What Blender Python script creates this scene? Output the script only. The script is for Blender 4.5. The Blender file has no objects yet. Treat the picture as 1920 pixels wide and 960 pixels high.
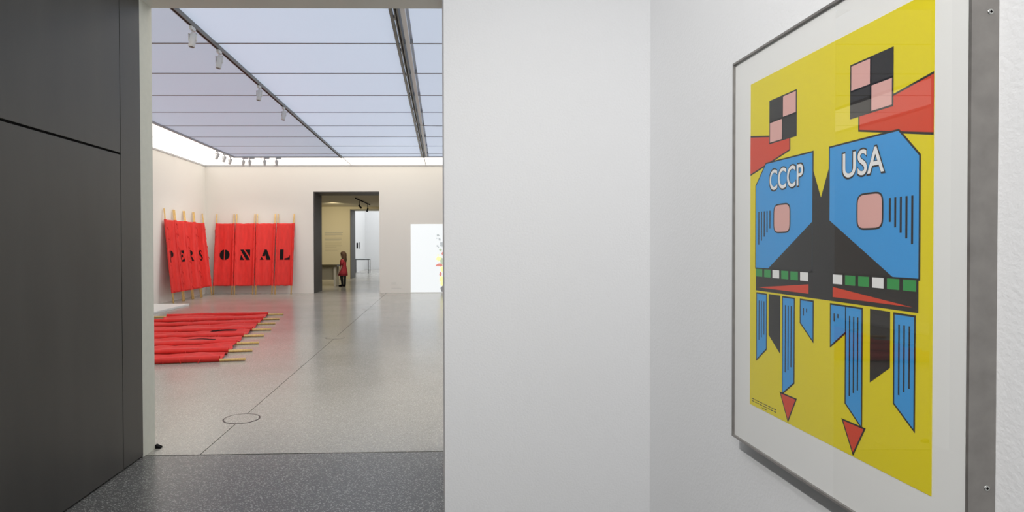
import bpy, bmesh, math, random
from mathutils import Vector, Matrix, noise
random.seed(7)
SC = bpy.context.scene
COL = SC.collection
PI = math.pi

# ------------------------------------------------------------------ camera
EYE = 1.55
cd = bpy.data.cameras.new('camera'); cd.sensor_width = 36.0
cd.lens = 1115.0 / 1920.0 * 36.0
cd.shift_x = 0.06165; cd.shift_y = -0.00282
cd.clip_start = 0.02; cd.clip_end = 200
cam = bpy.data.objects.new('camera', cd); COL.objects.link(cam)
yaw, pit, rol = math.radians(.75), math.radians(.7), .003
fw = Vector((math.sin(yaw)*math.cos(pit), math.cos(yaw)*math.cos(pit), -math.sin(pit)))
r0 = fw.cross(Vector((0, 0, 1))).normalized(); u0 = r0.cross(fw)
rx = r0*math.cos(rol) - u0*math.sin(rol); ux = u0*math.cos(rol) + r0*math.sin(rol)
cam.matrix_world = Matrix(((rx.x, ux.x, -fw.x, 0), (rx.y, ux.y, -fw.y, 0), (rx.z, ux.z, -fw.z, EYE), (0, 0, 0, 1)))
SC.camera = cam

# ------------------------------------------------------------------ world, exposure
w = bpy.data.worlds.new('world'); SC.world = w; w.use_nodes = True
w.node_tree.nodes['Background'].inputs[0].default_value = (.5, .5, .5, 1)
w.node_tree.nodes['Background'].inputs[1].default_value = .05
SC.view_settings.view_transform = 'Standard'; SC.view_settings.look = 'None'
SC.view_settings.gamma = 1; SC.view_settings.exposure = 0.0; SC.view_settings.use_curve_mapping = False
# strengths of the luminous ceilings and of the lamps
EDGE_GLOW, FIELD_GLOW, NEAR_GLOW, FAR_GLOW, WHITE_GLOW, PROJ_GLOW = 1.65, .38, .80, .35, 1.7, .76
MAIN_W, SIDE_W, WALL_W, CORNER_W = 150.0, 45.0, 190.0, 24.0


def lamp(name, kind, loc, to, power, color=(1, 1, 1), size=.03, cone=70, blend=.6):
    l = bpy.data.lights.new(name, kind); l.energy = power; l.color = color
    if kind == 'SPOT':
        l.spot_size = math.radians(cone); l.spot_blend = blend; l.shadow_soft_size = size
    o = bpy.data.objects.new(name, l); COL.objects.link(o); o.location = loc
    o.rotation_euler = (Vector(to) - Vector(loc)).to_track_quat('-Z', 'Y').to_euler()
    return o


# ------------------------------------------------------------------ materials
MATS = {}


def mat(name, color, rough=.5, metal=0.0, emit=0.0, emit_color=None, spec=.5, noise_amt=0.0, noise_scale=8.0,
        stretch=None, bump=0.0, bump_scale=60.0, rough_var=0.0):
    if name in MATS: return MATS[name]
    m = bpy.data.materials.new(name); m.use_nodes = True
    nt = m.node_tree; b = nt.nodes['Principled BSDF']
    b.inputs['Base Color'].default_value = (*color, 1); b.inputs['Roughness'].default_value = rough
    b.inputs['Metallic'].default_value = metal; b.inputs['Specular IOR Level'].default_value = spec
    if emit > 0:
        b.inputs['Emission Color'].default_value = (*(emit_color or color), 1); b.inputs['Emission Strength'].default_value = emit
    tc = nt.nodes.new('ShaderNodeTexCoord')
    src = tc.outputs['Object']
    if stretch:
        mp = nt.nodes.new('ShaderNodeMapping'); mp.inputs['Scale'].default_value = stretch
        nt.links.new(src, mp.inputs['Vector']); src = mp.outputs['Vector']
    if noise_amt or rough_var:
        n = nt.nodes.new('ShaderNodeTexNoise'); n.inputs['Scale'].default_value = noise_scale; n.inputs['Detail'].default_value = 6
        nt.links.new(src, n.inputs['Vector'])
        if noise_amt:
            r = nt.nodes.new('ShaderNodeMapRange'); r.inputs['From Min'].default_value = .25; r.inputs['From Max'].default_value = .75
            r.inputs['To Min'].default_value = 1 - noise_amt; r.inputs['To Max'].default_value = 1 + noise_amt
            nt.links.new(n.outputs['Fac'], r.inputs['Value'])
            v = nt.nodes.new('ShaderNodeVectorMath'); v.operation = 'SCALE'; v.inputs[0].default_value = color
            nt.links.new(r.outputs['Result'], v.inputs['Scale']); nt.links.new(v.outputs['Vector'], b.inputs['Base Color'])
        if rough_var:
            r2 = nt.nodes.new('ShaderNodeMapRange'); r2.inputs['From Min'].default_value = .25; r2.inputs['From Max'].default_value = .75
            r2.inputs['To Min'].default_value = rough - rough_var; r2.inputs['To Max'].default_value = rough + rough_var
            nt.links.new(n.outputs['Fac'], r2.inputs['Value']); nt.links.new(r2.outputs['Result'], b.inputs['Roughness'])
    if bump:
        n2 = nt.nodes.new('ShaderNodeTexNoise'); n2.inputs['Scale'].default_value = bump_scale; n2.inputs['Detail'].default_value = 3
        nt.links.new(tc.outputs['Object'], n2.inputs['Vector'])
        bp = nt.nodes.new('ShaderNodeBump'); bp.inputs['Strength'].default_value = bump; bp.inputs['Distance'].default_value = .004
        nt.links.new(n2.outputs['Fac'], bp.inputs['Height']); nt.links.new(bp.outputs['Normal'], b.inputs['Normal'])
    MATS[name] = m
    return m


def terrazzo(name, base, chip, dark, scale, rough, spec, cloud):
    m = bpy.data.materials.new(name); m.use_nodes = True
    nt = m.node_tree; b = nt.nodes['Principled BSDF']; L = nt.links.new
    tc = nt.nodes.new('ShaderNodeTexCoord')
    n = nt.nodes.new('ShaderNodeTexNoise'); n.inputs['Scale'].default_value = 1.1; n.inputs['Detail'].default_value = 7
    L(tc.outputs['Object'], n.inputs['Vector'])
    cr = nt.nodes.new('ShaderNodeMapRange'); cr.inputs['From Min'].default_value = .3; cr.inputs['From Max'].default_value = .7
    cr.inputs['To Min'].default_value = 1 - cloud; cr.inputs['To Max'].default_value = 1 + cloud
    L(n.outputs['Fac'], cr.inputs['Value'])

    def chips(sc, thr):
        mp = nt.nodes.new('ShaderNodeMapping'); mp.inputs['Rotation'].default_value = (0, 0, .6); mp.inputs['Scale'].default_value = (1, 1.5, 1)
        L(tc.outputs['Object'], mp.inputs['Vector'])
        v = nt.nodes.new('ShaderNodeTexVoronoi'); v.inputs['Scale'].default_value = sc; L(mp.outputs['Vector'], v.inputs['Vector'])
        sx = nt.nodes.new('ShaderNodeSeparateColor'); L(v.outputs['Color'], sx.inputs['Color'])
        mu = nt.nodes.new('ShaderNodeMath'); mu.operation = 'MULTIPLY'; mu.inputs[1].default_value = thr; L(sx.outputs['Red'], mu.inputs[0])
        lt = nt.nodes.new('ShaderNodeMath'); lt.operation = 'LESS_THAN'; L(v.outputs['Distance'], lt.inputs[0]); L(mu.outputs[0], lt.inputs[1])
        return lt.outputs[0]
    m1 = nt.nodes.new('ShaderNodeMix'); m1.data_type = 'RGBA'; m1.inputs['A'].default_value = (*base, 1); m1.inputs['B'].default_value = (*chip, 1)
    L(chips(scale, .55), m1.inputs['Factor'])
    m2 = nt.nodes.new('ShaderNodeMix'); m2.data_type = 'RGBA'; m2.inputs['B'].default_value = (*dark, 1)
    L(m1.outputs['Result'], m2.inputs['A']); L(chips(scale*1.35, .42), m2.inputs['Factor'])
    sc_ = nt.nodes.new('ShaderNodeVectorMath'); sc_.operation = 'SCALE'
    L(m2.outputs['Result'], sc_.inputs[0]); L(cr.outputs['Result'], sc_.inputs['Scale']); L(sc_.outputs['Vector'], b.inputs['Base Color'])
    rr = nt.nodes.new('ShaderNodeMapRange'); rr.inputs['From Min'].default_value = .3; rr.inputs['From Max'].default_value = .7
    rr.inputs['To Min'].default_value = rough - .015; rr.inputs['To Max'].default_value = rough + .02
    L(n.outputs['Fac'], rr.inputs['Value']); L(rr.outputs['Result'], b.inputs['Roughness'])
    b.inputs['Specular IOR Level'].default_value = spec
    return m


WALL = mat('white_plaster', (.80, .803, .81), .85, bump=.25, bump_scale=130, spec=.2)
WALLG = mat('gallery_plaster', (.85, .825, .78), .8, bump=.1, bump_scale=60, spec=.2)
BEIGE = mat('beige_plaster', (.66, .60, .44), .85)
DARK = mat('dark_patinated_steel', (.11, .107, .10), .42, .55, noise_amt=.18, noise_scale=3, stretch=(1, 1, .25), rough_var=.06)
GAP = mat('shadow_gap', (.008, .008, .008), .9)
REVEAL = mat('pale_reveal_paint', (.74, .755, .68), .55, noise_amt=.03, noise_scale=20)
STEEL = mat('door_lining_steel', (.075, .07, .065), .55, .15, noise_amt=.15, noise_scale=2)
FLOOR_NEAR = terrazzo('dark_terrazzo', (.145, .145, .142), (.42, .42, .40), (.08, .08, .08), 92, .26, .5, .06)
FLOOR_GAL = terrazzo('pale_terrazzo', (.38, .37, .335), (.60, .56, .51), (.20, .19, .175), 85, .21, .55, .05)
EDGEP = mat('lit_perimeter_panel', (.35, .35, .33), .6, emit=EDGE_GLOW, emit_color=(.90, .86, .79))
FIELDS = [mat('translucent_field_panel_%d' % i, (.50, .58, .74), .6, emit=FIELD_GLOW*k, emit_color=(.76, .87, 1.05)) for i, k in enumerate((.80, 1.30, 1.25, 1.0))]
NEARP = mat('near_fill_panel', (.8, .8, .8), .6, emit=NEAR_GLOW, emit_color=(.93, .96, 1.0))
WHITEP = mat('white_room_panel', (.85, .85, .85), .6, emit=WHITE_GLOW, emit_color=(.95, .98, 1.0))
ALU = mat('track_aluminium', (.20, .19, .17), .4, .6)
PROFD = mat('panel_joint_profile', (.33, .325, .33), .6)
ALUP = mat('panel_profile', (.45, .45, .46), .5, .2)
LAMPW = mat('lamp_white', (.72, .72, .71), .45)
LAMPD = mat('lamp_lens', (.15, .15, .15), .2)
RED = mat('red_cloth', (.74, .032, .026), .65, noise_amt=.12, noise_scale=6, stretch=(2, 2, .6), bump=.35, bump_scale=25, spec=.45)
WOOD = mat('pale_wood', (.76, .50, .19), .5, noise_amt=.2, noise_scale=9, stretch=(6, 6, 1))
INK = mat('black_paint', (.010, .009, .010), .85, spec=.15)
FRAME = mat('pewter_frame', (.30, .285, .27), .36, .75, noise_amt=.14, noise_scale=30, rough_var=.06)
MATB = mat('mat_board', (.80, .80, .78), .8)
SCREWM = mat('zinc_screw', (.55, .56, .54), .3, .9)
YEL = mat('print_yellow', (.76, .64, .008), .6, spec=.3)
PBLUE = mat('print_blue', (.045, .32, .70), .6, spec=.3)
PRED = mat('print_red', (.66, .055, .02), .6, spec=.3)
PPINK = mat('print_pink', (.72, .40, .36), .6, spec=.3)
PGREEN = mat('print_green', (.03, .30, .07), .6, spec=.3)
PBLACK = mat('print_black', (.02, .019, .018), .6, spec=.3)
PWHITE = mat('print_white', (.82, .82, .80), .6, spec=.3)
TEXTG = mat('grey_text', (.36, .35, .33), .8)

g = bpy.data.materials.new('thin_glass'); g.use_nodes = True
nt = g.node_tree; nt.nodes.clear()
out = nt.nodes.new('ShaderNodeOutputMaterial'); mx = nt.nodes.new('ShaderNodeMixShader'); lw = nt.nodes.new('ShaderNodeLayerWeight')
lw.inputs['Blend'].default_value = .5                     # facing = 1 - |cos|, then Schlick
pw = nt.nodes.new('ShaderNodeMath'); pw.operation = 'POWER'; pw.inputs[1].default_value = 5
fr = nt.nodes.new('ShaderNodeMath'); fr.operation = 'MULTIPLY_ADD'; fr.inputs[1].default_value = .93; fr.inputs[2].default_value = .055
nt.links.new(lw.outputs['Facing'], pw.inputs[0]); nt.links.new(pw.outputs[0], fr.inputs[0])
tr = nt.nodes.new('ShaderNodeBsdfTransparent'); gl = nt.nodes.new('ShaderNodeBsdfGlossy'); gl.inputs['Roughness'].default_value = .0
nt.links.new(fr.outputs[0], mx.inputs[0]); nt.links.new(tr.outputs[0], mx.inputs[1]); nt.links.new(gl.outputs[0], mx.inputs[2])
nt.links.new(mx.outputs[0], out.inputs[0]); GLASS = g


# ------------------------------------------------------------------ mesh helpers
def mesh_obj(name, verts, faces, m, parent=None, smooth=False):
    me = bpy.data.meshes.new(name); off = parent_loc(parent)
    me.from_pydata([(v[0]-off[0], v[1]-off[1], v[2]-off[2]) for v in verts], [], faces); me.update()
    me.materials.append(m)
    if smooth:
        for p in me.polygons: p.use_smooth = True
    o = bpy.data.objects.new(name, me); COL.objects.link(o)
    if parent: o.parent = parent
    return o


def parent_loc(p):
    t = Vector((0, 0, 0))
    while p is not None:
        t = t + Vector(p.location); p = p.parent
    return t


def bm_obj(name, bm, m, parent=None, smooth=False):
    bmesh.ops.recalc_face_normals(bm, faces=bm.faces)
    v = []; f = []
    bm.verts.ensure_lookup_table(); bm.verts.index_update()
    v = [tuple(x.co) for x in bm.verts]; f = [[x.index for x in fc.verts] for fc in bm.faces]
    bm.free()
    return mesh_obj(name, v, f, m, parent, smooth)


def add_box(bm, x0, y0, z0, x1, y1, z1, bevel=0.0):
    r = bmesh.ops.create_cube(bm, size=1, matrix=Matrix.Translation(((x0+x1)/2, (y0+y1)/2, (z0+z1)/2)) @ Matrix.Diagonal((x1-x0, y1-y0, z1-z0, 1)))
    if bevel:
        es = set()
        for v in r['verts']:
            for e in v.link_edges: es.add(e)
        bmesh.ops.bevel(bm, geom=list(es), offset=bevel, segments=2, affect='EDGES', profile=.5)


def box(name, x0, y0, z0, x1, y1, z1, m, parent=None, bevel=0.0):
    bm = bmesh.new(); add_box(bm, x0, y0, z0, x1, y1, z1, bevel)
    return bm_obj(name, bm, m, parent)


def add_tube(bm, pts, radii, n=12, caps=True):
    rings = []
    for i, p in enumerate(pts):
        p = Vector(p)
        d = (Vector(pts[min(i+1, len(pts)-1)]) - Vector(pts[max(i-1, 0)])).normalized()
        a = d.cross(Vector((0, 0, 1)) if abs(d.z) < .9 else Vector((1, 0, 0))).normalized(); b = d.cross(a)
        r = radii[i] if isinstance(radii, (list, tuple)) else radii
        rings.append([bm.verts.new(p + a*math.cos(2*PI*k/n)*r + b*math.sin(2*PI*k/n)*r) for k in range(n)])
    for i in range(len(rings)-1):
        for k in range(n):
            bm.faces.new((rings[i][k], rings[i][(k+1) % n], rings[i+1][(k+1) % n], rings[i+1][k]))
    if caps:
        bm.faces.new(rings[0]); bm.faces.new(rings[-1])


def tube(name, pts, radii, m, parent=None, n=12):
    bm = bmesh.new(); add_tube(bm, pts, radii, n)
    return bm_obj(name, bm, m, parent, True)


def thing(name, label, cat, loc, group=None):
    o = bpy.data.objects.new(name, None); COL.objects.link(o); o.location = loc
    o.empty_display_size = .1
    o['label'] = label; o['category'] = cat
    if group: o['group'] = group
    return o


def tag(o, label, cat, group=None):
    o['label'] = label; o['category'] = cat
    if group: o['group'] = group
    return o


def struct(o):
    o['kind'] = 'structure'; return o


def copy_tree(o, parent=None):
    c = o.copy(); COL.objects.link(c)
    if parent: c.parent = parent
    for ch in list(o.children): copy_tree(ch, c)
    return c


# ------------------------------------------------------------------ the near room
XL, XW, YC, XR = -2.2, .842, 2.385, .013
YD0, YD1, ZH, ZN = 4.394, 4.578, 3.366, 4.25
struct(mesh_obj('floor', [(XL-.2, -4, 0), (XW+.2, -4, 0), (XW+.2, 4.478, 0), (XR, 4.459, 0), (-2.166, 4.415, 0), (XL-.2, 4.414, 0),
                          (XL-.2, -4, -.1), (XW+.2, -4, -.1), (XW+.2, 4.478, -.1), (XR, 4.459, -.1), (-2.166, 4.415, -.1), (XL-.2, 4.414, -.1)],
                [(0, 1, 2, 3, 4, 5), (11, 10, 9, 8, 7, 6), (0, 6, 7, 1), (1, 7, 8, 2), (2, 8, 9, 3), (3, 9, 10, 4), (4, 10, 11, 5), (5, 11, 6, 0)], FLOOR_NEAR))
# left wall of dark steel panels with shadow gaps
wl = struct(box('wall_left', XL-.2, -4, 0, XL-.02, YD0, ZN, GAP))
z_seam, y_seam, gp = 2.189, 4.123, .006
py = [-4, -1.1, 1.0, y_seam]
for i in range(3):
    a, b_ = py[i] + (gp/2 if i else 0), py[i+1] - gp/2
    box('panel', XL-.02, a, .012, XL, b_, z_seam-.007, DARK, wl, .0015)
    box('panel', XL-.02, a, z_seam+.007, XL, b_, ZN, DARK, wl, .0015)
box('panel', XL-.02, y_seam+gp/2, .012, XL, YD0, ZN, DARK, wl, .0015)
# doorway lining (pale left reveal and lintel)
struct(box('trim_1', XL-.2, YD0, 0, XL, YD1, ZN, REVEAL))
lin = struct(box('wall_lintel', XL, YD0, ZH, XR, YD1, ZN, mat('lit_lintel_paint', (.86, .86, .80), .6)))  # brighter than the reveal: light on the soffit put into the colour
struct(box('wall_centre', XR, YC, 0, XW, YD1, ZN, WALL))
struct(box('wall_right', XW, -4, 0, XW+.2, YC, ZN, WALL))
struct(box('wall_back', XL, -4.2, 0, XW, -4, ZN, WALL))
nc = struct(box('ceiling', XL, -4, ZN, XW, YD1, ZN+.12, ALUP))
for i in range(5):
    for j in range(2):
        y0 = -3.9 + i*1.66
        box('panel', XL+.05+j*1.5, y0, ZN-.02, XL+1.53+j*1.5, min(y0+1.64, 4.35), ZN, NEARP, nc)  # unseen glowing panels, added as soft cool fill for the near room
# black wedge at the foot of the reveal
wv = [(x, y, z) for z in (0, 1) for y in (4.575, 4.61) for x in (-2.2, -2.16)]
wd = mesh_obj('door_wedge', [(x, y, z*(.028 if x < -2.18 else .010)) for x, y, z in wv], [(0, 2, 3, 1), (4, 5, 7, 6), (0, 1, 5, 4), (2, 6, 7, 3), (0, 4, 6, 2), (1, 3, 7, 5)], INK)
tag(wd, 'small black wedge on the floor at the foot of the pale door reveal', 'door wedge')

# ------------------------------------------------------------------ the gallery
GX0, GX1, GY1, GZ = -7.72, 6.0, 19.62, 4.22
FX0, FX1, FY0, FY1 = -6.12, 4.41, 6.35, 17.75
XJ = -1.80
fg = struct(box('floor_gallery', GX0-.2, YD0, -.2, GX1+.2, 41, -.012, GAP))


def slab(name, pts, m, parent):
    n = len(pts)
    v = [(p[0], p[1], 0) for p in pts] + [(p[0], p[1], -.012) for p in pts]
    f = [tuple(range(n)), tuple(range(2*n-1, n-1, -1))] + [(i, i+n, (i+1) % n+n, (i+1) % n) for i in range(n)]
    return mesh_obj(name, v, f, m, parent)


slab('slab', [(GX0-.2, 4.430), (-2.166, 4.431), (XJ-.004, 4.438), (XJ-.004, GY1+1.2), (GX0-.2, GY1+1.2)], FLOOR_GAL, fg)
slab('slab', [(XJ+.004, 4.439), (XR, 4.475), (GX1+.2, 4.5), (GX1+.2, GY1+1.2), (XJ+.004, GY1+1.2)], FLOOR_GAL, fg)
slab('slab', [(GX0-.2, GY1+1.206), (GX1+.2, GY1+1.206), (GX1+.2, 41), (GX0-.2, 41)], FLOOR_GAL, fg)
struct(box('wall_gallery_left', GX0-.2, YD1, 0, GX0, GY1, GZ+.3, WALLG))
struct(box('wall_gallery_right', GX1, YD1, 0, GX1+.2, GY1, GZ+.3, WALLG))
struct(box('wall_gallery_front_left', GX0, YD1-.12, 0, XL-.2, YD1, GZ+.3, WALLG))
struct(box('wall_gallery_front_right', XW, YD1-.12, 0, GX1, YD1, GZ+.3, WALLG))
struct(box('wall_gallery_front_top', XL-.2, YD1, ZN, XW, YD1+.02, GZ+.3, WALLG))
# far wall with its doorway
DX0, DX1, DZ, DT = -4.16, -2.03, 3.315, 1.2
bm = bmesh.new()
add_box(bm, GX0-.2, GY1, 0, DX0-.03, GY1+DT, GZ+.3); add_box(bm, DX1+.03, GY1, 0, GX1+.2, GY1+DT, GZ+.3); add_box(bm, DX0-.03, GY1, DZ+.03, DX1+.03, GY1+DT, GZ+.3)
struct(bm_obj('wall_gallery_far', bm, WALLG))
dr = struct(bpy.data.objects.new('door_1', None)); COL.objects.link(dr); dr.location = ((DX0+DX1)/2, GY1, 0)
box('side_lining', DX0-.03, GY1-.004, 0, DX0, GY1+DT, DZ+.03, STEEL, dr)
box('side_lining', DX1, GY1-.004, 0, DX1+.03, GY1+DT, DZ+.03, WALLG, dr)
box('head_lining', DX0, GY1-.004, DZ, DX1, GY1+DT, DZ+.03, STEEL, dr)
# ceiling: luminous panels between thin profiles
cg = struct(box('ceiling_gallery', GX0, YD1, GZ+.05, GX1, GY1, GZ+.2, ALUP))
jy = [FY0, 7.88-.0, 9.24, 10.59, 11.92, 13.24, 14.59, 15.93, 17.27, FY1]
jx = [FX0, -2.95, -.50, 1.95, FX1]
q = .012
for i in range(len(jy)-1):
    for j in range(len(jx)-1):
        x0 = jx[j]+q + (.13 if j == 2 else 0)
        box('panel', x0, jy[i]+q, GZ, jx[j+1]-q, jy[i+1]-q, GZ+.05, FIELDS[j], cg)
for i in range(len(jy)-1):
    box('profile', FX0, jy[i]-.014, GZ-.006, FX1, jy[i]+.014, GZ+.05, PROFD, cg)
box('profile', -.455, FY0, GZ-.012, -.40, FY1, GZ+.05, mat('white_profile', (.92, .92, .93), .5), cg)
# lit perimeter
ey = [YD1+.05, FY0, 7.88, 9.24, 10.59, 11.92, 13.24, 14.59, 15.93, 17.27, 18.62, GY1-.01]
for i in range(len(ey)-1):
    for (a, b_) in ((GX0+.01, FX0-.05), (FX1+.05, GX1-.01)):
        box('lit_panel', a, ey[i]+.009, GZ, b_, ey[i+1]-.009, GZ+.05, EDGEP, cg)
ex = [FX0-.045, -5.43, -2.95, -.50, 1.95, FX1+.045]
for i in range(len(ex)-1):
    box('lit_panel', ex[i]+.005, FY1+.05, GZ, ex[i+1]-.005, GY1-.01, GZ+.05, EDGEP, cg)
    box('lit_panel', ex[i]+.005, YD1+.05, GZ, ex[i+1]-.005, FY0-.05, GZ+.05, EDGEP, cg)
for y in ey[1:-1]:
    for (a, b_) in ((GX0+.01, FX0-.05), (FX1+.05, GX1-.01)):
        box('lit_panel_joint', a, y-.011, GZ-.004, b_, y+.011, GZ+.05, ALUP, cg)
for x in ex[1:-1]:
    box('lit_panel_joint', x-.011, FY1+.05, GZ-.004, x+.011, GY1-.01, GZ+.05, ALUP, cg)
# thin dark edge between the bluish field and the lit perimeter, and the cornice line at the walls
bm = bmesh.new()
add_box(bm, FX0-.045, FY0-.045, GZ-.035, FX0, FY1+.045, GZ+.05); add_box(bm, FX1, FY0-.045, GZ-.035, FX1+.045, FY1+.045, GZ+.05)
add_box(bm, FX0, FY1, GZ-.035, FX1, FY1+.045, GZ+.05); add_box(bm, FX0, FY0-.045, GZ-.035, FX1, FY0, GZ+.05)
bm_obj('edge_profile', bm, ALUP, cg)
bm = bmesh.new()
add_box(bm, GX0, YD1, GZ-.05, GX0+.02, GY1, GZ-.01); add_box(bm, GX0, GY1-.02, GZ-.05, GX1, GY1, GZ-.01)
bm_obj('cornice_profile', bm, ALUP, cg)

# lighting tracks
def track(x, y0, y1, label):
    t = thing('lighting_track', label, 'lighting track', (x, (y0+y1)/2, GZ))
    box('rail', x-.022, y0, GZ-.055, x+.022, y1, GZ-.0, ALU, t)
    box('rail_slot', x-.009, y0+.02, GZ-.057, x+.009, y1-.02, GZ-.054, GAP, t)
    return t


track(-2.95, FY0, FY1, 'long dark lighting track on the gallery ceiling carrying four white spotlights')
t2 = track(-.50, FY0, FY1-.05, 'second lighting track with no spotlights at the right of the gallery ceiling')
box('rail', -.575, FY0, GZ-.05, -.54, FY1-.05, GZ, ALU, t2)
for k in range(9):
    box('clip', -.545, 6.9+k*1.15, GZ-.04, -.52, 6.97+k*1.15, GZ-.005, ALUP, t2)
cb = [(-.5, 12.85, GZ-.06), (-.3, 12.83, GZ-.085), (.0, 12.80, GZ-.095), (.5, 12.75, GZ-.06), (.9, 12.7, GZ-.0)]
tag(tube('ceiling_cable', cb, .006, ALU, n=6), 'thin grey cable running right from the empty ceiling track', 'cable')

# track spotlights
def spotlight(first, label, cat_group, loc, aim):
    """white cylindrical spot hung below loc, aimed along aim"""
    x, y, z = loc
    t = thing('track_spotlight', label, 'spotlight', loc, cat_group)
    box('adapter', x-.018, y-.06, z-.045, x+.018, y+.06, z, LAMPW, t, .004)
    tube('stem', [(x, y, z-.045), (x, y, z-.085)], .010, LAMPW, t, 10)
    d = Vector(aim).normalized(); c = Vector((x, y, z-.16))
    bm = bmesh.new()
    for s in (-1, 1):
        add_box(bm, x+s*.043-.004, y-.012, z-.17, x+s*.043+.004, y+.012, z-.08)
    add_box(bm, x-.047, y-.012, z-.09, x+.047, y+.012, z-.08)
    bm_obj('yoke', bm, LAMPW, t)
    tube('lamp_head', [c-d*.085, c-d*.082, c+d*.078, c+d*.082], [.030, .038, .038, .036], LAMPW, t, 18)
    tube('lens', [c+d*.0822, c+d*.0835], .031, LAMPD, t, 16)
    return t, c + d*.09


GRP = 'white spotlights on the ceiling track'
for k, (yy, lab) in enumerate(((7.15, 'nearest white cylinder spotlight on the long ceiling track'), (8.0, 'second nearest white spotlight on the long ceiling track'),
                               (9.75, 'third white spotlight along the long ceiling track'), (11.25, 'farthest of the four white spotlights on the long ceiling track'))):
    spotlight(k, lab, GRP, (-2.95, yy, GZ-.055), (-.14, -.1, -1))
GRP2 = 'spotlights clustered at the far left ceiling corner'
aims = []
for yy, lab, tgt in ((16.45, 'leftmost of three spotlights on the left ceiling edge above the leaning banners', (-7.5, 16.8, 1.4)),
                     (16.98, 'middle of three spotlights on the left ceiling edge above the leaning banners', (-7.5, 17.6, 1.4)),
                     (17.45, 'rightmost of three spotlights on the left ceiling edge nearest the corner', (-7.5, 18.5, 1.4))):
    l = (FX0-.02, yy, GZ-.035); t, p = spotlight(0, lab, GRP2, l, Vector(tgt)-Vector(l)); aims.append((p, tgt))
for xx, lab, tgt in ((-5.86, 'leftmost of four spotlights in a row on the far ceiling edge', (-6.9, 19.3, 1.4)), (-5.67, 'second from left of four spotlights on the far ceiling edge', (-6.2, 19.3, 1.4)),
                     (-5.23, 'third from left of four spotlights on the far ceiling edge', (-5.6, 19.3, 1.4)), (-4.88, 'rightmost of four spotlights in a row on the far ceiling edge', (-5.0, 19.3, 1.4))):
    l = (xx, FY1+.02, GZ-.035); t, p = spotlight(0, lab, GRP2, l, Vector(tgt)-Vector(l)); aims.append((p, tgt))
    box('driver_box', xx+.02, FY1+.0, GZ-.075, xx+.14, FY1+.04, GZ-.04, LAMPW, t)
for p, tgt in aims:
    lamp('banner_beam', 'SPOT', p, tgt, CORNER_W, (1, .94, .84), .04, 75, 1.0)

# round flush floor covers on the joint line
for yy, lab in ((5.36, 'nearest round flush floor cover on the joint line'), (10.08, 'middle round flush floor cover on the joint line'), (14.7, 'farthest round flush floor cover, near the far doorway')):
    t = thing('floor_cover', lab, 'floor cover', (XJ, yy, 0), 'round covers in the terrazzo floor')
    bm = bmesh.new(); n = 40
    ro = [bm.verts.new((XJ+.162*math.cos(2*PI*k/n), yy+.162*math.sin(2*PI*k/n), .0012)) for k in range(n)]
    ri = [bm.verts.new((XJ+.149*math.cos(2*PI*k/n), yy+.149*math.sin(2*PI*k/n), .0016)) for k in range(n)]
    rb = [bm.verts.new((XJ+.163*math.cos(2*PI*k/n), yy+.163*math.sin(2*PI*k/n), -.001)) for k in range(n)]
    for k in range(n):
        bm.faces.new((ro[k], ro[(k+1) % n], ri[(k+1) % n], ri[k])); bm.faces.new((rb[k], rb[(k+1) % n], ro[(k+1) % n], ro[k]))
    bm_obj('ring', bm, mat('brass_dark_ring', (.06, .05, .045), .4, .4), t)
    mesh_obj('cover_disc', [(XJ+.1495*math.cos(2*PI*k/n), yy+.1495*math.sin(2*PI*k/n), z) for z in (.0014, -.001) for k in range(n)],
             [tuple(range(n))] + [(k, k+n, (k+1) % n+n, (k+1) % n) for k in range(n)], FLOOR_GAL, t)

# white low plinth at the left wall
tag(box('low_plinth', GX0+.002, 9.0, 0, -6.64, 15.75, .045, mat('plinth_white', (.82, .82, .80), .5), None, .004),
    'low flat white plinth on the floor along the left gallery wall', 'plinth')

# ------------------------------------------------------------------ stencil letters (unit box)
def half_disc(cx, cy, rx_, ry_, a0, a1, n=16):
    return [(cx+rx_*math.cos(a0+(a1-a0)*k/n), cy+ry_*math.sin(a0+(a1-a0)*k/n)) for k in range(n+1)]


def stroke(pts, wid):
    L_, R_ = [], []
    for i, p in enumerate(pts):
        a = Vector(pts[max(i-1, 0)]); b = Vector(pts[min(i+1, len(pts)-1)]); d = (b-a).normalized(); nn = Vector((-d.y, d.x))
        wv = wid[i]/2; L_.append((p[0]+nn.x*wv, p[1]+nn.y*wv)); R_.append((p[0]-nn.x*wv, p[1]-nn.y*wv))
    return L_ + R_[::-1]


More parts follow.
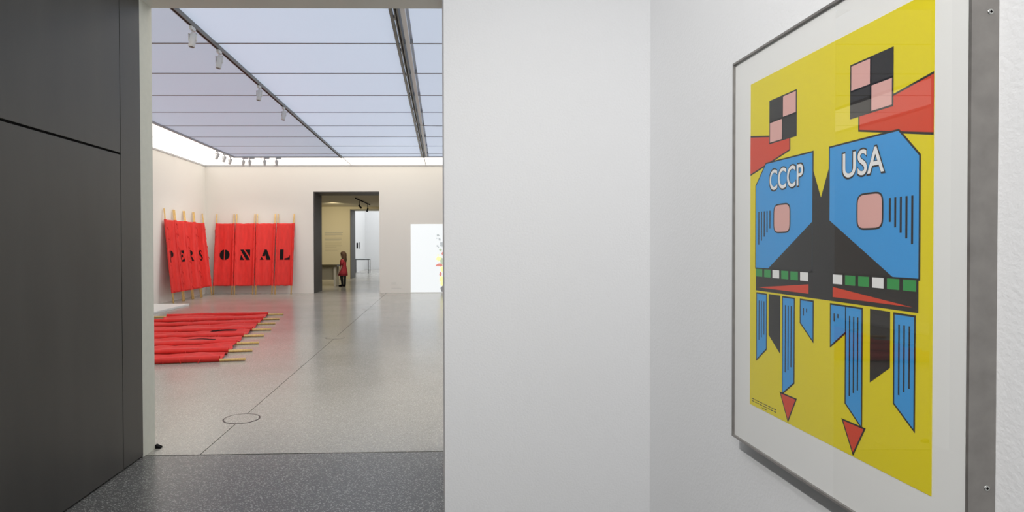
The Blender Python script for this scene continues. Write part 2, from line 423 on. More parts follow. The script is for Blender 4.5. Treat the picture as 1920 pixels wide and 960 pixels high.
LET = {
    'P': [[(.05, 0), (.33, 0), (.33, 1), (.05, 1)], half_disc(.42, .70, .5, .30, -PI/2, PI/2)],
    'E': [[(.08, 0), (.36, 0), (.36, 1), (.08, 1)], [(.43, .86), (.75, .72), (.88, .66), (.88, 1), (.43, 1)], [(.43, .45), (.68, .38), (.68, .66), (.43, .57)],
          [(.43, 0), (.95, 0), (.95, .36), (.80, .22), (.43, .13)]],
    'R': [[(.03, 0), (.30, 0), (.30, 1), (.03, 1)], half_disc(.38, .74, .42, .26, -PI/2, PI/2), [(.38, .43), (.62, .43), (.98, 0), (.66, 0)]],
    'S': [stroke([(.84, .78), (.74, .93), (.50, .95), (.26, .88), (.20, .72), (.34, .58), (.52, .52)], [.05, .1, .12, .2, .28, .30, .26]),
          stroke([(.55, .47), (.72, .40), (.82, .26), (.70, .11), (.46, .05), (.24, .08), (.13, .24)], [.26, .30, .28, .2, .12, .1, .05])],
    'O': [half_disc(.54, .5, .46, .5, -PI/2, PI/2), half_disc(.44, .5, .44, .5, PI/2, 3*PI/2)],
    'N': [[(.0, 0), (.40, 0), (.10, .52)], [(.02, 1), (.34, 1), (1, 0), (.62, 0)], [(.48, 1), (1, 1), (1, .30), (.94, .40)]],
    'A': [[(0, 0), (.36, 0), (.16, .30)], [(.20, .36), (.40, .92), (.50, .66), (.47, .36)], [(.40, 1), (.62, 1), (1, 0), (.60, 0)]],
    'L': [[(.0, 0), (.36, 0), (.36, 1), (.0, 1)], [(.46, 0), (1, 0), (1, .50), (.86, .22), (.46, .13)]],
}


def surf_polys(name, polys, fn, m, parent, step=.05, eps=.004):
    """flat polygons in (s,t) cut fine and laid onto a surface fn(s,t,eps)"""
    bm = bmesh.new()
    for pl in polys:
        bm.faces.new([bm.verts.new((p[0], p[1], 0)) for p in pl])
    xs = [v.co.x for v in bm.verts]; ys = [v.co.y for v in bm.verts]
    bmesh.ops.triangulate(bm, faces=bm.faces)
    for ax, lo, hi in ((0, min(xs), max(xs)), (1, min(ys), max(ys))):
        k = 1
        while lo + k*step < hi:
            co = [0, 0, 0]; co[ax] = lo+k*step; no = [0, 0, 0]; no[ax] = 1
            bmesh.ops.bisect_plane(bm, geom=bm.verts[:]+bm.edges[:]+bm.faces[:], plane_co=co, plane_no=no); k += 1
    for v in bm.verts: v.co = fn(v.co.x, v.co.y, eps)
    v_ = [tuple(x.co) for x in bm.verts]; bm.verts.index_update(); f_ = [[x.index for x in fc.verts] for fc in bm.faces]; bm.free()
    return mesh_obj(name, v_, f_, m, parent)


# ------------------------------------------------------------------ standing banners
def standing_banner(lab, letter, Lb, Lt, Rb, Rt, nrm, seed, sag, group):
    Lb, Lt, Rb, Rt, nrm = map(Vector, (Lb, Lt, Rb, Rt, nrm))
    W = (Rb-Lb).length; PR = .021
    root = thing('red_banner', lab, 'banner', (Lb+Rb)/2, group)
    t0, t1 = .108, .882

    def fn(s, t, eps=0.0):
        base = (Lb.lerp(Lt, t)).lerp(Rb.lerp(Rt, t), s)
        e = min(s, 1-s)*W                                   # metres from the nearer pole
        sl = .024*math.exp(-(e/.045)**2)
        sg = -sag*min(1, (1-t)*3.0)*(1-math.exp(-(max(e, 0)/.055)**2))*(.85+.15*math.sin(PI*min(max(s, 0), 1)))
        nz = noise.noise(Vector((s*3+seed*7.1, t*2.2, seed)))*.018 + noise.noise(Vector((s*9+seed*3.1, t*5, seed+4)))*.006
        return base + nrm*(sl + sg + nz*min(1, e/.08) + eps)
    ns, nt_ = 30, 44
    vs, fs = [], []
    for j in range(nt_+1):
        t = t0 + (t1-t0)*j/nt_
        for i in range(ns+1):
            s = -.01 + 1.02*i/ns
            dt = noise.noise(Vector((s*4, seed, 3*(j > nt_/2))))*.004 if j in (0, nt_) else 0
            vs.append(fn(s, t+dt))
    for j in range(nt_):
        for i in range(ns):
            a = j*(ns+1)+i; fs.append((a, a+1, a+ns+2, a+ns+1))
    cl = mesh_obj('cloth', vs, fs, RED, root, True)
    so = cl.modifiers.new('thickness', 'SOLIDIFY'); so.thickness = .004; so.offset = -1
    for (b_, t_) in ((Lb, Lt), (Rb, Rt)):
        tube('pole', [b_+(t_-b_)*.002, b_.lerp(t_, .5)+nrm*.004, t_], [PR*1.05, PR, PR*.9], WOOD, root, 12)
    for (b_, t_) in ((Lb, Lt), (Rb, Rt)):
        bm = bmesh.new(); a_ = b_.lerp(t_, t0-.001); z_ = b_.lerp(t_, t1+.001); ps, rs = [], []
        for k in range(25):
            c = a_.lerp(z_, k/24); ps.append(c); rs.append(.034 + .007*noise.noise(Vector((k*.7, seed*3.3, b_.x+b_.y))))
        add_tube(bm, ps, rs, 14, False); bm_obj('sleeve', bm, RED, root, True)
    hs = .335/((Lt-Lb).length); ws = .33/W; c0 = .5-ws/2+.01; r0_ = .492-hs/2
    lo = surf_polys('letter', [[(c0+ws*p[0], r0_+hs*p[1]) for p in pl] for pl in LET[letter]], fn, INK, cl, .03, .006)
    bm = bmesh.new(); rr = random.Random(seed)
    for side in (0, 1):
        for k in range(6):
            t = t0+.05+(t1-t0-.1)*(k+rr.uniform(-.3, .3))/5
            p = fn(side, t) + nrm*.012
            q1 = p + Vector((rr.uniform(-.05, .05), rr.uniform(-.05, .05), -.05-rr.random()*.05)) + nrm*.01
            add_tube(bm, [p+Vector((0, 0, .015)), p, q1], [.013, .012, .004], 6)
    tb = bm_obj('cloth_ties', bm, RED, root, True); tb['kind'] = 'stuff'
    return root


BP = .04
LY = [(16.30, 16.60), (16.94, 17.20), (17.57, 17.87), (18.18, 18.55), (19.0, 19.24)]
GRPB = 'red letter banners leaning on the gallery walls'
nl = Vector((1, 0, .15)).normalized()
for i, ch in enumerate('PERS'):
    a, b_ = LY[i], LY[i+1]; xb, xt = -7.30, -7.675
    o1 = 0 if i == 0 else BP; o2 = 0 if i == 3 else BP
    # seen from the room: the banner nearest the doorway comes first
    standing_banner('red cloth banner with black letter %s leaning on the left wall between two poles' % ch, ch,
                    (xb, a[0]+o1, 0), (xt, a[1]+o1, 2.612), (xb, b_[0]-o2, 0), (xt, b_[1]-o2, 2.612), nl, i+1, .062, GRPB)
nr = Vector((0, -1, .15)).normalized()
RXB = [(-7.33, -7.33), (-6.735, -6.66), (-6.07, -5.975), (-5.455, -5.355), (-4.84, -4.84)]
RXT = [(-7.33, -7.33), (-6.77, -6.685), (-6.09, -6.015), (-5.43, -5.335), (-4.815, -4.815)]
for i, ch in enumerate('ONAL'):
    standing_banner('red cloth banner with black letter %s leaning on the far wall between two poles' % ch, ch,
                    (RXB[i][1], 19.21, 0), (RXT[i][1], 19.575, 2.61), (RXB[i+1][0], 19.21, 0), (RXT[i+1][0], 19.575, 2.61), nr, i+11, .03, GRPB)

# ------------------------------------------------------------------ banners lying on the floor
TIPS = [(-3.568, 13.46), (-3.417, 12.59), (-3.30, 11.85), (-3.14, 11.0), (-3.05, 10.25), (-2.90, 9.47), (-2.785, 8.78), (-2.66, 8.09)]
ang = math.radians(10.5); du = Vector((math.cos(ang), math.sin(ang), 0)); dv = Vector((math.sin(ang), -math.cos(ang), 0))
GRPF = 'red banners lying side by side on the floor'
FLAB = ['farthest red banner lying on the floor, edged by a wooden pole at both sides', 'second red banner on the floor counted from the far end of the row', 'third red banner on the floor counted from the far end of the row',
        'middle red banner of the seven lying on the floor', 'third red banner on the floor counted from the near end of the row', 'second red banner on the floor counted from the near end of the row',
        'nearest red banner lying on the floor']
MARKS = {1: [(.62, .30, .75)], 2: [(.45, .35, .62), (.70, .45, .30)], 4: [(.28, .22, .45)], 5: [(.35, .40, .50)], 6: [(.60, .30, .30)], 3: [(.62, .3, .2)]}
for k in range(1, 8):
    A = Vector((*TIPS[k-1], 0)); B = Vector((*TIPS[k], 0))
    root = thing('red_banner', FLAB[k-1], 'banner', (B - du*1.4), GRPF)
    CE, CLn, PR = .33, 2.12, .021

    def fl(s, u, eps=0.0, A=A, B=B, k=k):
        # u metres back from the cloth end, s across from the far pole (0) to this pole (1) and on around it
        st = A.lerp(B, s) - du*(CE + u)
        Wd = (B-A).length; e0 = s*Wd; e1 = (1-s)*Wd
        nz = noise.noise(Vector((u*1.6, e0*3+k*5, k*2.3)))
        z = .010 + .030*(nz+.30) + .016*noise.noise(Vector((u*4, e0*9, k)))
        z += .045*math.exp(-(abs(e0-.22+.10*nz)/.06)**2)*(.6+.8*noise.noise(Vector((u*1.1, k, 9))))
        bulge = .050*math.exp(-(max(0, abs(e1)-.012)/.040)**2)*(1+.18*noise.noise(Vector((u*3, k*3.3, 1))))
        z = max(z*min(1, abs(e1)/.06+.15), bulge)
        lat = dv*(.018*noise.noise(Vector((u*1.3, k*4.1, 7))))
        return st + lat + Vector((0, 0, max(z, .004) + eps))
    ns, nu = 44, 60
    vs, fs = [], []
    s0, s1 = (.078 if k > 1 else .0), 1.0
    for j in range(nu+1):
        for i in range(ns+1):
            s = s0 + (s1-s0)*i/ns
            vs.append(fl(s, CLn*j/nu + (.02*noise.noise(Vector((s*6, k, 2))) if j == 0 else 0)))
    for j in range(nu):
        for i in range(ns):
            a = j*(ns+1)+i; fs.append((a, a+1, a+ns+2, a+ns+1))
    cl = mesh_obj('cloth', vs, fs, RED, root, True)
    so = cl.modifiers.new('thickness', 'SOLIDIFY'); so.thickness = .003; so.offset = 0
    tube('pole', [B + Vector((0, 0, PR)), B - du*1.4 + Vector((0, 0, PR)), B - du*2.75 + Vector((0, 0, PR))], [PR*.95, PR, PR*1.05], WOOD, root, 12)
    for P0 in ([A, B] if k == 1 else [B]):
        bm = bmesh.new(); ps, rs = [], []
        for j in range(41):
            u = CLn*j/40; nz = noise.noise(Vector((u*3.1, k*5.7, P0.y))); ps.append(P0 - du*(CE+u) + dv*.010*nz + Vector((0, 0, .042+.006*nz))); rs.append(.039+.008*nz)
        add_tube(bm, ps, rs, 14, False); bm_obj('sleeve', bm, RED, root, True)
    if k == 1:
        tube('pole', [A + Vector((0, 0, PR)), A - du*1.4 + Vector((0, 0, PR)), A - du*2.75 + Vector((0, 0, PR))], [PR*.95, PR, PR*1.05], WOOD, root, 12)
    for (s, u, ln) in MARKS.get(k, []):
        surf_polys('painted_mark', [[(s, u+.0), (s+.05, u+.02), (s+.05, u+ln), (s, u+ln-.03)]], fl, INK, cl, .05, .006)
    bm = bmesh.new(); rr = random.Random(k)
    for n_ in range(6):
        u = .1 + 1.9*rr.random(); p = fl(1, u) + Vector((0, 0, .002))
        p2 = p + dv*(.06+rr.random()*.05) + du*rr.uniform(-.06, .06); p2.z = .006
        add_tube(bm, [p, p*.5+p2*.5+Vector((0, 0, .02)), p2], [.008, .006, .003], 6)
    tb = bm_obj('cloth_ties', bm, RED, root, True); tb['kind'] = 'stuff'

# ------------------------------------------------------------------ projected picture on the far wall
PJ = mat('projected_white', (.35, .35, .35), .8, emit=PROJ_GLOW, emit_color=(.93, .98, 1.0))
pj = thing('projected_picture', 'bright white projected picture with a colourful motif at the right of the far wall', 'projection', (.2, GY1, 0))
box('picture_field', -1.0, GY1-.012, .02, 1.5, GY1, 2.265, PJ, pj)


def blob(name, cx, cz, rx_, rz_, m, seed, lay):
    n = 20; r = random.Random(seed)
    top = [(cx+rx_*math.cos(2*PI*i/n)*r.uniform(.6, 1.1), GY1-.012-lay*.002, cz+rz_*math.sin(2*PI*i/n)*r.uniform(.6, 1.1)) for i in range(n)]
    bot = [(p[0], GY1-.012, p[2]) for p in top]
    return mesh_obj(name, top+bot, [tuple(range(n))[::-1]] + [(i, (i+1) % n, (i+1) % n+n, i+n) for i in range(n)], m, pj)


def em(n_, c, s=.75): return mat(n_, (.3, .3, .3), .8, emit=s, emit_color=c)


G_, Y_, R_, GR_, K_ = em('projected_grey', (.45, .50, .52)), em('projected_yellow', (.95, .95, .30), .95), em('projected_red', (.80, .15, .10)), em('projected_green', (.50, .62, .40)), em('projected_dark', (.10, .10, .11))
for i, (x, z, a, b_, m_) in enumerate(((-.10, 1.90, .05, .04, G_), (-.14, 1.80, .025, .02, G_), (-.05, 1.76, .04, .05, G_), (-.12, 1.55, .04, .03, G_), (.02, 1.60, .06, .10, G_), (-.02, 1.42, .05, .05, GR_),
                                       (-.08, 1.50, .02, .03, G_), (-.06, 1.12, .11, .10, Y_), (.03, 1.05, .08, .12, GR_), (-.05, .92, .12, .06, R_), (-.15, .90, .04, .025, R_), (.03, .78, .07, .10, Y_),
                                       (-.02, .62, .05, .08, R_), (.02, .46, .08, .12, Y_), (.02, .30, .06, .08, Y_), (.03, .13, .055, .11, K_), (.17, 1.10, .08, .45, R_), (.06, 1.30, .05, .06, R_), (-.10, 1.25, .03, .03, Y_))):
    blob('picture_motif', x, z, a, b_, m_, i, 1 + i % 3)

# small wall caption: rows of tiny grey lines beside the doorway
wc = thing('wall_caption', 'tiny grey text lines low on the far wall right of the doorway', 'caption', (-1.5, GY1, .12))
for i, ln in enumerate((.16, .15, .22, .0, .27, .33)):
    if ln: box('text_line', -1.64, GY1-.002, .335-i*.036, -1.64+ln, GY1, .345-i*.036, mat('pale_text', (.66, .645, .61), .8), wc)

# ------------------------------------------------------------------ rooms beyond the far doorway
BY, RZ = 28.3, 3.42
RY0 = GY1+DT
struct(box('wall_far_room_left', -8.2, RY0, 0, -8.0, BY, RZ, BEIGE))
struct(box('wall_far_room_right', -1.2, RY0, 0, -1.0, BY, RZ, BEIGE))
struct(box('ceiling_far_room', -8.2, RY0, RZ, -1.0, BY+1.5, RZ+.15, mat('beige_ceiling', (.78, .71, .54), .85)))
D2X, D2T, D2Z = -4.285, 1.5, 3.30
bm = bmesh.new(); add_box(bm, -8.2, BY, 0, D2X-.03, BY+D2T, RZ); add_box(bm, D2X-.03, BY, D2Z, -1.0, BY+D2T, RZ)
struct(bm_obj('wall_far_room_back', bm, BEIGE))
d2 = struct(bpy.data.objects.new('door_2', None)); COL.objects.link(d2); d2.location = (D2X, BY, 0)
bm = bmesh.new(); add_box(bm, D2X-.03, BY-.004, 0, D2X, BY+D2T, D2Z); bm_obj('side_lining', bm, STEEL, d2)
# white room
struct(box('wall_white_room_left', -5.25, BY+D2T, 0, -5.05, 39.7, 5.2, WALL))
struct(box('wall_white_room_back', -5.25, 39.7, 0, 2.2, 39.9, 5.2, WALL))
struct(box('wall_white_room_right', 2.0, BY+D2T, 0, 2.2, 39.7, 5.2, WALL))
wr = struct(box('ceiling_white_room', -5.25, BY+D2T, 5.1, 2.2, 39.7, 5.25, ALUP))
for i in range(4):
    for j in range(3):
        box('lit_panel', -5.0+j*2.33, 29.9+i*2.43, 5.08, -2.72+j*2.33, 32.28+i*2.43, 5.1, WHITEP, wr)
# text on the beige wall
wt = thing('wall_text', 'rows of small grey introduction text on the beige wall in the far room', 'wall text', (-5.1, BY, 1.6))
for k, (z, ln, m_) in enumerate(((2.18, .86, 0), (2.13, .80, 0), (2.08, .84, 0), (2.03, .50, 0), (1.93, .78, 0), (1.88, .80, 0), (1.83, .70, 0), (1.70, .80, 1), (1.65, .76, 1), (1.60, .82, 1), (1.55, .78, 1), (1.50, .55, 1), (1.40, .76, 1), (1.35, .60, 1))):
    box('text_line', -5.52, BY-.003, z, -5.52+ln, BY, z+.016, TEXTG if m_ == 0 else mat('light_text', (.50, .45, .32), .8), wt)
# display table in the dim room
tb = thing('display_table', 'long dark topped display table in the dim far room beside the girl', 'table', (-4.8, 23.4, 0))
box('table_top', -6.2, 23.0, .755, -4.02, 23.8, .82, mat('olive_top', (.07, .055, .02), .5), tb, .005)
for x in (-4.10, -6.1):
    for y in (23.05, 23.68): box('leg', x-.06, y, 0, x+.03, y+.07, .755, mat('leg_white', (.6, .57, .48), .5), tb)
box('lower_panel', -6.05, 23.3, .25, -4.17, 23.33, .755, mat('pale_panel', (.62, .56, .40), .7), tb)
# steel table in the white room
st = thing('side_table', 'thin legged dark steel table with pale top in the white room', 'table', (-4.5, 34.3, 0))
box('table_top', -4.98, 33.9, .80, -4.14, 34.75, .835, mat('grey_top', (.55, .58, .60), .4), st)
for x in (-4.97, -4.15):
    for y in (33.91, 34.74): tube('leg', [(x+.0, y, 0), (x, y, .80)], .022, INK, st, 8)
bm = bmesh.new()
for y in (33.91, 34.74): add_box(bm, -4.98, y-.015, .765, -4.14, y+.015, .80)
for x in (-4.97, -4.15): add_box(bm, x-.015, 33.91, .765, x+.015, 34.74, .80)
bm_obj('apron', bm, INK, st)
tag(box('wall_monitor', -5.05, 35.55, 1.42, -5.0, 35.9, 1.75, INK, None, .006), 'small dark rectangular device on the white room wall, left of two', 'device')
tag(box('wall_sign', -5.05, 36.7, 1.40, -5.03, 37.0, 1.78, mat('grey_sign', (.12, .12, .13), .5), None, .004), 'narrow dark sign on the white room wall, right of two', 'sign')
# ceiling track in the dim room with two small spots
ft = thing('lighting_track', 'short dark lighting track on the dim far room ceiling', 'lighting track', (-3.22, 24.7, RZ))
tube('rail', [(-3.28, 22.9, RZ-.03), (-3.17, 26.6, RZ-.03)], .022, INK, ft, 8)
for (x, y, dx, lab) in ((-3.25, 23.9, .22, 'left of two small dark spotlights hanging in the dim far room'), (-3.19, 25.9, -.08, 'right of two small dark spotlights hanging in the dim far room')):
    t = thing('track_spotlight', lab, 'spotlight', (x, y, RZ-.05), 'dark spotlights in the far room')
    tube('stem', [(x, y, RZ-.05), (x, y, RZ-.24)], .014, INK, t, 8)
    c = Vector((x, y, RZ-.28)); d = Vector((dx, .1, -.25)).normalized()
    tube('lamp_head', [c-d*.07, c+d*.10], [.032, .036], INK, t, 12)

# ------------------------------------------------------------------ the girl in the far room
GXp, GYp = -3.74, 22.75
girl = thing('person', 'small person with long brown hair in a red dress standing in the far doorway', 'person', (GXp, GYp, 0))
H_ = 1.33


def skinned(name, joints, edges, radii, m, parent):
    me = bpy.data.meshes.new(name)
    me.from_pydata(joints, edges, []); o = bpy.data.objects.new(name, me); COL.objects.link(o)
    md = o.modifiers.new('skin', 'SKIN'); sv = me.skin_vertices[0].data if me.skin_vertices else None
    if sv is None:
        me.skin_vertices  # created with the modifier
    for i, r in enumerate(radii):
        rr = r if isinstance(r, tuple) else (r, r)
        me.skin_vertices[0].data[i].radius = rr; me.skin_vertices[0].data[i].use_root = (i == 0)
    sub = o.modifiers.new('sub', 'SUBSURF'); sub.levels = 2; sub.render_levels = 2
    dg = bpy.context.evaluated_depsgraph_get(); ev = o.evaluated_get(dg)
    me2 = bpy.data.meshes.new_from_object(ev); bpy.data.objects.remove(o); me2.name = name
    me2.materials.clear(); me2.materials.append(m)
    for p in me2.polygons: p.use_smooth = True
    o2 = bpy.data.objects.new(name, me2); COL.objects.link(o2); o2.parent = parent
    return o2


SKINM = mat('skin', (.62, .38, .28), .6)
jt = [(0, 0, .66), (0, 0, .80), (0, 0, .94), (0, 0, 1.04), (-.01, 0, 1.10), (-.015, 0, 1.17), (-.015, 0, 1.25), (-.012, 0, 1.305),      # 0-7 spine, neck, head
      (.055, .0, .62), (.06, -.03, .36), (.055, .03, .07), (.02, .01, .03), (-.075, .0, .022),                                     # 8-12 right leg, foot forward -x
      (-.055, .02, .62), (-.07, .03, .36), (-.04, .06, .07), (-.075, .05, .03), (-.16, .04, .022),                                 # 13-17
      (.0, -.13, 1.01), (-.03, -.17, .80), (-.10, -.16, .62), (-.13, -.15, .56),                                                  # 18-21 near arm
      (.0, .13, 1.01), (.02, .17, .80), (-.03, .18, .62), (-.05, .18, .56)]                                                     # 22-25 far arm
ed = [(0, 1), (1, 2), (2, 3), (3, 4), (4, 5), (5, 6), (6, 7), (0, 8), (8, 9), (9, 10), (10, 11), (11, 12), (0, 13), (13, 14), (14, 15), (15, 16), (16, 17),
      (3, 18), (18, 19), (19, 20), (20, 21), (3, 22), (22, 23), (23, 24), (24, 25)]
ra = [.10, .095, .10, .075, .038, .075, .088, .045, .075, .048, .032, .032, .026, .075, .048, .032, .032, .026, .045, .033, .025, .022, .045, .033, .025, .022]
body = skinned('body', jt, ed, ra, SKINM, girl)
# fingers
bm = bmesh.new()
for (hx, hy, hz) in ((-.13, -.15, .56), (-.05, .18, .56)):
    for f in range(4):
        fy = hy-.02+f*.013; ln = (.05, .06, .057, .045)[f]
        add_tube(bm, [(hx, fy, hz), (hx-.008, fy, hz-ln*.6), (hx-.002, fy, hz-ln)], [.007, .0065, .005], 6)
    add_tube(bm, [(hx-.012, hy-.012, hz+.015), (hx-.035, hy-.018, hz-.005), (hx-.037, hy-.016, hz-.025)], [.008, .007, .005], 6)
for v in bm.verts: v.co += Vector((GXp, GYp, 0))
bm_obj('fingers', bm, SKINM, girl, True)
# face turned to the left of the picture
fc = bmesh.new()
add_tube(fc, [(-.092, 0, 1.215), (-.113, 0, 1.195), (-.095, 0, 1.188)], [.008, .012, .008], 8)
for v in fc.verts: v.co += Vector((GXp, GYp, 0))
bm_obj('nose', fc, SKINM, girl, True)
for s in (-1, 1):
    tube('eye', [(GXp-.088, GYp+s*.032, 1.222), (GXp-.097, GYp+s*.030, 1.222)], [.011, .008], INK, girl, 8)
tube('mouth', [(GXp-.094, GYp-.022, 1.158), (GXp-.101, GYp, 1.156), (GXp-.094, GYp+.022, 1.158)], .005, mat('lips', (.45, .15, .13), .5), girl, 6)


def loft(name, rings, m, parent, n=20):
    vs, fs = [], []
    for (cx, cy, z, a, b_, w_) in rings:
        for k in range(n):
            th = 2*PI*k/n; r = 1 + w_*math.sin(th*5+z*9)
            vs.append((GXp+cx+a*r*math.cos(th), GYp+cy+b_*r*math.sin(th), z))
    for j in range(len(rings)-1):
        for k in range(n):
            fs.append((j*n+k, j*n+(k+1) % n, (j+1)*n+(k+1) % n, (j+1)*n+k))
    o = mesh_obj(name, vs, fs, m, parent, True)
    so = o.modifiers.new('thickness', 'SOLIDIFY'); so.thickness = .006
    return o


DRS = mat('dress_red', (.42, .035, .05), .8, noise_amt=.2, noise_scale=20)
loft('dress', [(-.005, 0, .43, .185, .20, .05), (-.003, 0, .55, .165, .185, .05), (0, 0, .70, .135, .155, .03), (0, 0, .82, .118, .135, .01), (0, 0, .95, .122, .145, 0), (0, 0, 1.03, .10, .135, 0), (-.005, 0, 1.075, .055, .065, 0)], DRS, girl)
for (p0, p1, p2) in (((0, -.115, 1.03), (-.015, -.155, .92), (-.03, -.172, .82)), ((0, .115, 1.03), (.012, .155, .92), (.02, .172, .82))):
    tube('sleeve', [(GXp+p0[0], GYp+p0[1], p0[2]), (GXp+p1[0], GYp+p1[1], p1[2]), (GXp+p2[0], GYp+p2[1], p2[2])], [.055, .052, .048], DRS, girl, 12)
HAIR = mat('hair_brown', (.10, .05, .025), .7, noise_amt=.3, noise_scale=30)
vs, fs = [], []
n = 20
hr = [(1.34, .02, .02), (1.325, .065, .06), (1.28, .105, .10), (1.22, .115, .105), (1.14, .11, .105), (1.04, .10, .11), (.95, .085, .105), (.90, .07, .09)]
for (z, a, b_) in hr:
    for k in range(n):
        th = -PI*.66 + 2*PI*.66*k/(n-1) if z < 1.27 else -PI + 2*PI*k/(n-1)
        vs.append((GXp+.005+a*math.cos(th)+(.02 if z < 1.1 else 0), GYp+b_*math.sin(th), z))
for j in range(len(hr)-1):
    for k in range(n-1): fs.append((j*n+k, j*n+k+1, (j+1)*n+k+1, (j+1)*n+k))
ho = mesh_obj('hair', vs, fs, HAIR, girl, True); so = ho.modifiers.new('thickness', 'SOLIDIFY'); so.thickness = .015
LEGM = mat('dark_tights', (.03, .03, .035), .7)
for a in ((8, 9, 10), (13, 14, 15)):
    tube('stocking', [(GXp+jt[i][0], GYp+jt[i][1], jt[i][2]) for i in a], [.085, .056, .040], LEGM, girl, 12)
for a in ((10, 11, 12), (15, 16, 17)):
    tube('shoe', [(GXp+jt[a[0]][0]+.03, GYp+jt[a[0]][1], .040), (GXp+jt[a[1]][0], GYp+jt[a[1]][1], .045), (GXp+jt[a[2]][0]-.02, GYp+jt[a[2]][1], .028)], [.036, .044, .026], INK, girl, 12)

# ------------------------------------------------------------------ framed print on the right wall
FY_0, FY_1, FZ0, FZ1, FXF = .889, 1.625, 1.024, 2.046, .80
fp = thing('framed_print', 'large framed yellow print behind glass in a pewter metal frame on the right wall', 'picture', (XW, (FY_0+FY_1)/2, FZ0))
LIP = .0055
for (y0, z0, y1, z1) in ((FY_0, FZ0, FY_0+LIP, FZ1), (FY_1-LIP, FZ0, FY_1, FZ1), (FY_0+LIP, FZ0, FY_1-LIP, FZ0+LIP), (FY_0+LIP, FZ1-LIP, FY_1-LIP, FZ1)):
    box('frame_rail', FXF, y0, z0, XW, y1, z1, FRAME, fp, .0004)
XM, XP = .8062, .8060
box('mat_board', XM, FY_0+LIP, FZ0+LIP, .83, FY_1-LIP, FZ1-LIP, MATB, fp)
PY0, PY1, PZ0, PZ1 = .9635, 1.539, 1.135, 1.966
pr = box('print_sheet', XP-.0004, PY0, PZ0, XM, PY1, PZ1, YEL, fp)
mesh_obj('glass', [(.8022, FY_0+LIP, FZ0+LIP), (.8022, FY_1-LIP, FZ0+LIP), (.8022, FY_1-LIP, FZ1-LIP), (.8022, FY_0+LIP, FZ1-LIP)], [(3, 2, 1, 0)], GLASS, fp)
for z in (1.900, 1.179):
    c = Vector((.8285, FY_0, z))
    sc = tube('screw', [c+Vector((0, .001, 0)), c-Vector((0, .0006, 0)), c-Vector((0, .0014, 0))], [.0044, .0044, .0034], SCREWM, fp, 20)
    bm = bmesh.new(); add_box(bm, c.x-.0022, FY_0-.0018, z-.0006, c.x+.0022, FY_0-.001, z+.0006); add_box(bm, c.x-.0006, FY_0-.0018, z-.0022, c.x+.0006, FY_0-.001, z+.0022)
    bm_obj('cross_slot', bm, INK, sc)

PW, PH = PY1-PY0, PZ1-PZ0


def flat(name, poly, m, lay):
    """poly in (a,b): a 0..1 from the far (left) edge, b 0..1 from the bottom; clipped to the sheet"""
    x = XP - .0004 - lay*.00014
    v = [(x, PY1-min(max(a, 0), 1)*PW, PZ0+min(max(b_, 0), 1)*PH) for a, b_ in poly]
    return mesh_obj(name, v, [tuple(range(len(v)))], m, pr)


def ell(a, b_, ra_, rb_, rot=0, n=40, p=2.0):
    r = []
    for k in range(n):
        th = 2*PI*k/n; c, s = math.cos(th), math.sin(th)
        x = ra_*math.copysign(abs(c)**(2/p), c); y = rb_*math.copysign(abs(s)**(2/p), s)*PW/PH
        r.append((a+x*math.cos(rot)-y*PH/PW*math.sin(rot), b_+(x*math.sin(rot)*PW/PH+y*math.cos(rot))))
    return r


def grow(poly, d):
    cx = sum(p[0] for p in poly)/len(poly); cy = sum(p[1] for p in poly)/len(poly); o = []
    n = len(poly)
    ar = sum(poly[i][0]*poly[(i+1) % n][1]-poly[(i+1) % n][0]*poly[i][1] for i in range(n))
    sg = 1 if ar > 0 else -1
    for i in range(n):
        a = Vector(((poly[i][0]-poly[i-1][0])*PW, (poly[i][1]-poly[i-1][1])*PH)); b_ = Vector(((poly[(i+1) % n][0]-poly[i][0])*PW, (poly[(i+1) % n][1]-poly[i][1])*PH))
        na = Vector((a.y, -a.x)).normalized()*sg; nb = Vector((b_.y, -b_.x)).normalized()*sg; nn = (na+nb)
        nn = nn.normalized()/max(.5, nn.normalized().dot(na)) if nn.length > 1e-6 else na
        o.append((poly[i][0]+nn.x*d/PW, poly[i][1]+nn.y*d/PH))
    return o


def shape(poly, m, lay, edge=.0035):
    if edge: flat('printed_outline', grow(poly, edge), PBLACK, lay)
    flat('printed_shape', poly, m, lay+1)


# a plain geometric composition of colour blocks in the sheet's own colours
shape([(.0, .835), (.30, .80), (.30, .765), (.0, .72)], PRED, 1)
shape([(1.0, .835), (.70, .80), (.70, .765), (1.0, .72)], PRED, 1)
for (x0, fl_) in ((.16, 0), (.66, 1)):                                     # quartered squares of pink and black
    for qx in (0, 1):
        for qy in (0, 1):
            x, y = x0+qx*.095, .80+qy*.062
            shape([(x, y), (x+.088, y), (x+.088, y+.057), (x, y+.057)], (PPINK, PBLACK)[(qx+qy+fl_) % 2], 3)
shape([(.05, .43), (.45, .43), (.45, .74), (.13, .74), (.05, .68)], PBLUE, 3)            # two big blue fields
shape([(.55, .43), (.95, .43), (.95, .68), (.87, .74), (.55, .74)], PBLUE, 3)
flat('printed_shape', [(.45, .70), (.50, .62), (.55, .70), (.55, .43), (.45, .43)], PBLACK, 2)
for (x, d) in ((.05, 1), (.95, -1)):
    flat('printed_shape', [(x+.10*d, .43), (x+.40*d, .43), (x+.40*d, .56)], PBLACK, 5)
    for k in range(5):
        flat('printed_stroke', [(x+(.02+.022*k)*d, .60), (x+(.028+.022*k)*d, .60), (x+(.028+.022*k)*d, .50+.012*k), (x+(.02+.022*k)*d, .50+.012*k)], PBLACK, 5)
shape(ell(.25, .575, .055, .055, 0, 40, 5), PPINK, 6)
shape(ell(.75, .575, .055, .055, 0, 40, 5), PPINK, 6)
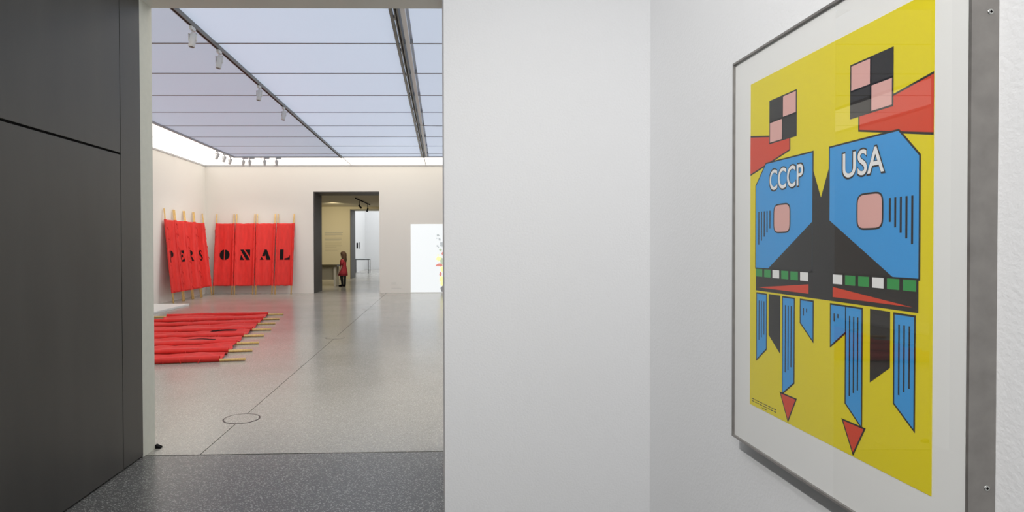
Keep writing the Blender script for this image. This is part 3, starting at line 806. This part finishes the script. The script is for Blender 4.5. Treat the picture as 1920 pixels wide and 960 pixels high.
for k in range(14):                                                        # chequered green band across both fields
    if k in (6, 7): continue
    shape([(.055+k*.0645, .403), (.105+k*.0645, .403), (.105+k*.0645, .426), (.055+k*.0645, .426)], (PGREEN, PGREEN, PWHITE)[k % 3], 7, .0025)
flat('printed_shape', [(.05, .36), (.95, .36), (.95, .43), (.05, .43)], PBLACK, 3)
shape([(.07, .37), (.43, .395), (.43, .37)], PRED, 5, 0)
shape([(.93, .37), (.57, .395), (.57, .37)], PRED, 5, 0)
for n_, (x, y0, y1) in enumerate(((.06, .17, .35), (.16, .215, .35), (.26, .10, .35), (.38, .27, .35), (.56, .27, .35), (.64, .10, .35), (.76, .215, .35), (.86, .14, .35))):   # hanging stripes
    wd_ = .075
    c_ = PBLACK if n_ in (1, 6) else PBLUE
    sl_ = .02 if n_ % 2 else -.02
    shape([(x, y0+sl_), (x+wd_, y0-sl_), (x+wd_, y1), (x, y1)], c_, 3)
    if c_ is PBLUE:
        for k in range(3):
            flat('printed_stroke', [(x+.015+.02*k, y1-.02), (x+.021+.02*k, y1-.02), (x+.021+.02*k, y0+.04+.01*k), (x+.015+.02*k, y0+.04+.01*k)], PBLACK, 5)
for x in (.2975, .6775):
    shape([(x-.05, .075), (x+.05, .075), (x, .01)], PRED, 3)


def word(txt, a0, a1, b0, b1, lay):
    cu = bpy.data.curves.new('word', 'FONT'); cu.body = txt; cu.size = 1; cu.offset = .022; cu.space_character = 1.02
    o = bpy.data.objects.new('word', cu); COL.objects.link(o); bpy.context.view_layer.update()
    for (m, off, ly) in ((PBLACK, .036, lay), (PWHITE, .012, lay+1)):
        cu.offset = off; bpy.context.view_layer.update()
        me = bpy.data.meshes.new_from_object(o.evaluated_get(bpy.context.evaluated_depsgraph_get()))
        xs = [v.co.x for v in me.vertices]; ys = [v.co.y for v in me.vertices]
        ex = .0 if m is PBLACK else .012
        x0, x1, y0, y1 = min(xs), max(xs), min(ys), max(ys)
        vv = [(XP-.0004-ly*.00014, PY1-(a0+ex/2+(a1-a0-ex)*(v.co.x-x0)/(x1-x0))*PW, PZ0+(b0+ex/3+(b1-b0-ex*.66)*(v.co.y-y0)/(y1-y0))*PH) for v in me.vertices]
        mesh_obj('printed_word', vv, [tuple(p.vertices) for p in me.polygons], m, pr)
    bpy.data.objects.remove(o)


word('CCCP', .155, .40, .655, .722, 9)
word('USA', .615, .82, .655, .722, 9)
for r, (n0, b_) in enumerate(((9, .020), (9, .013), (2, .006))):
    for k in range(n0):
        a = .02 + k*.022 + (.08 if r == 2 else 0)
        flat('caption_dash', [(a, b_+.002), (a+.017, b_+.002), (a+.017, b_-.0005), (a, b_-.0005)], PBLACK, 1)

# ------------------------------------------------------------------ lamps
lamp('picture_beam', 'SPOT', (-.86, .02, 3.07), (.80, 1.35, 1.25), MAIN_W, (1, .985, .96), .02, 95, .9)
lamp('picture_beam_weak', 'SPOT', (-.83, -1.15, 3.05), (.80, 1.9, 1.1), SIDE_W, (1, .98, .95), .02, 80, .9)
lamp('centre_wall_beam', 'SPOT', (-.85, .45, 3.6), (.45, 2.385, .95), WALL_W*.32, (1, .985, .97), .05, 95, 1.0)
for (p, t, k) in (((-.5, 13.2, GZ-.3), (-2.4, 19.6, 1.2), .75), ((-2.95, 16.2, GZ-.3), (-7.6, 17.8, 1.2), .55), ((-.5, 9.0, GZ-.3), (-4.6, 10.0, 0), .55),
                  ((1.95, 8.0, GZ-.3), (-1.5, 7.5, 0), .45), ((1.95, 13.5, GZ-.3), (-1.5, 14.5, 0), .5)):
    lamp('gallery_fill_beam', 'SPOT', p, t, WALL_W*k*1.7, (1, .95, .87), .05, 75, 1.0)  # added wash spots without fixtures, lifting the gallery walls and floor
lamp('far_room_beam', 'SPOT', (-4.6, 25.2, RZ-.1), (-4.9, 28.3, 1.4), 240, (1, .88, .62), .05, 110, 1.0)
lamp('far_room_beam', 'SPOT', (-3.2, 21.6, RZ-.1), (-4.2, 23.4, .6), 150, (1, .90, .70), .05, 110, 1.0)
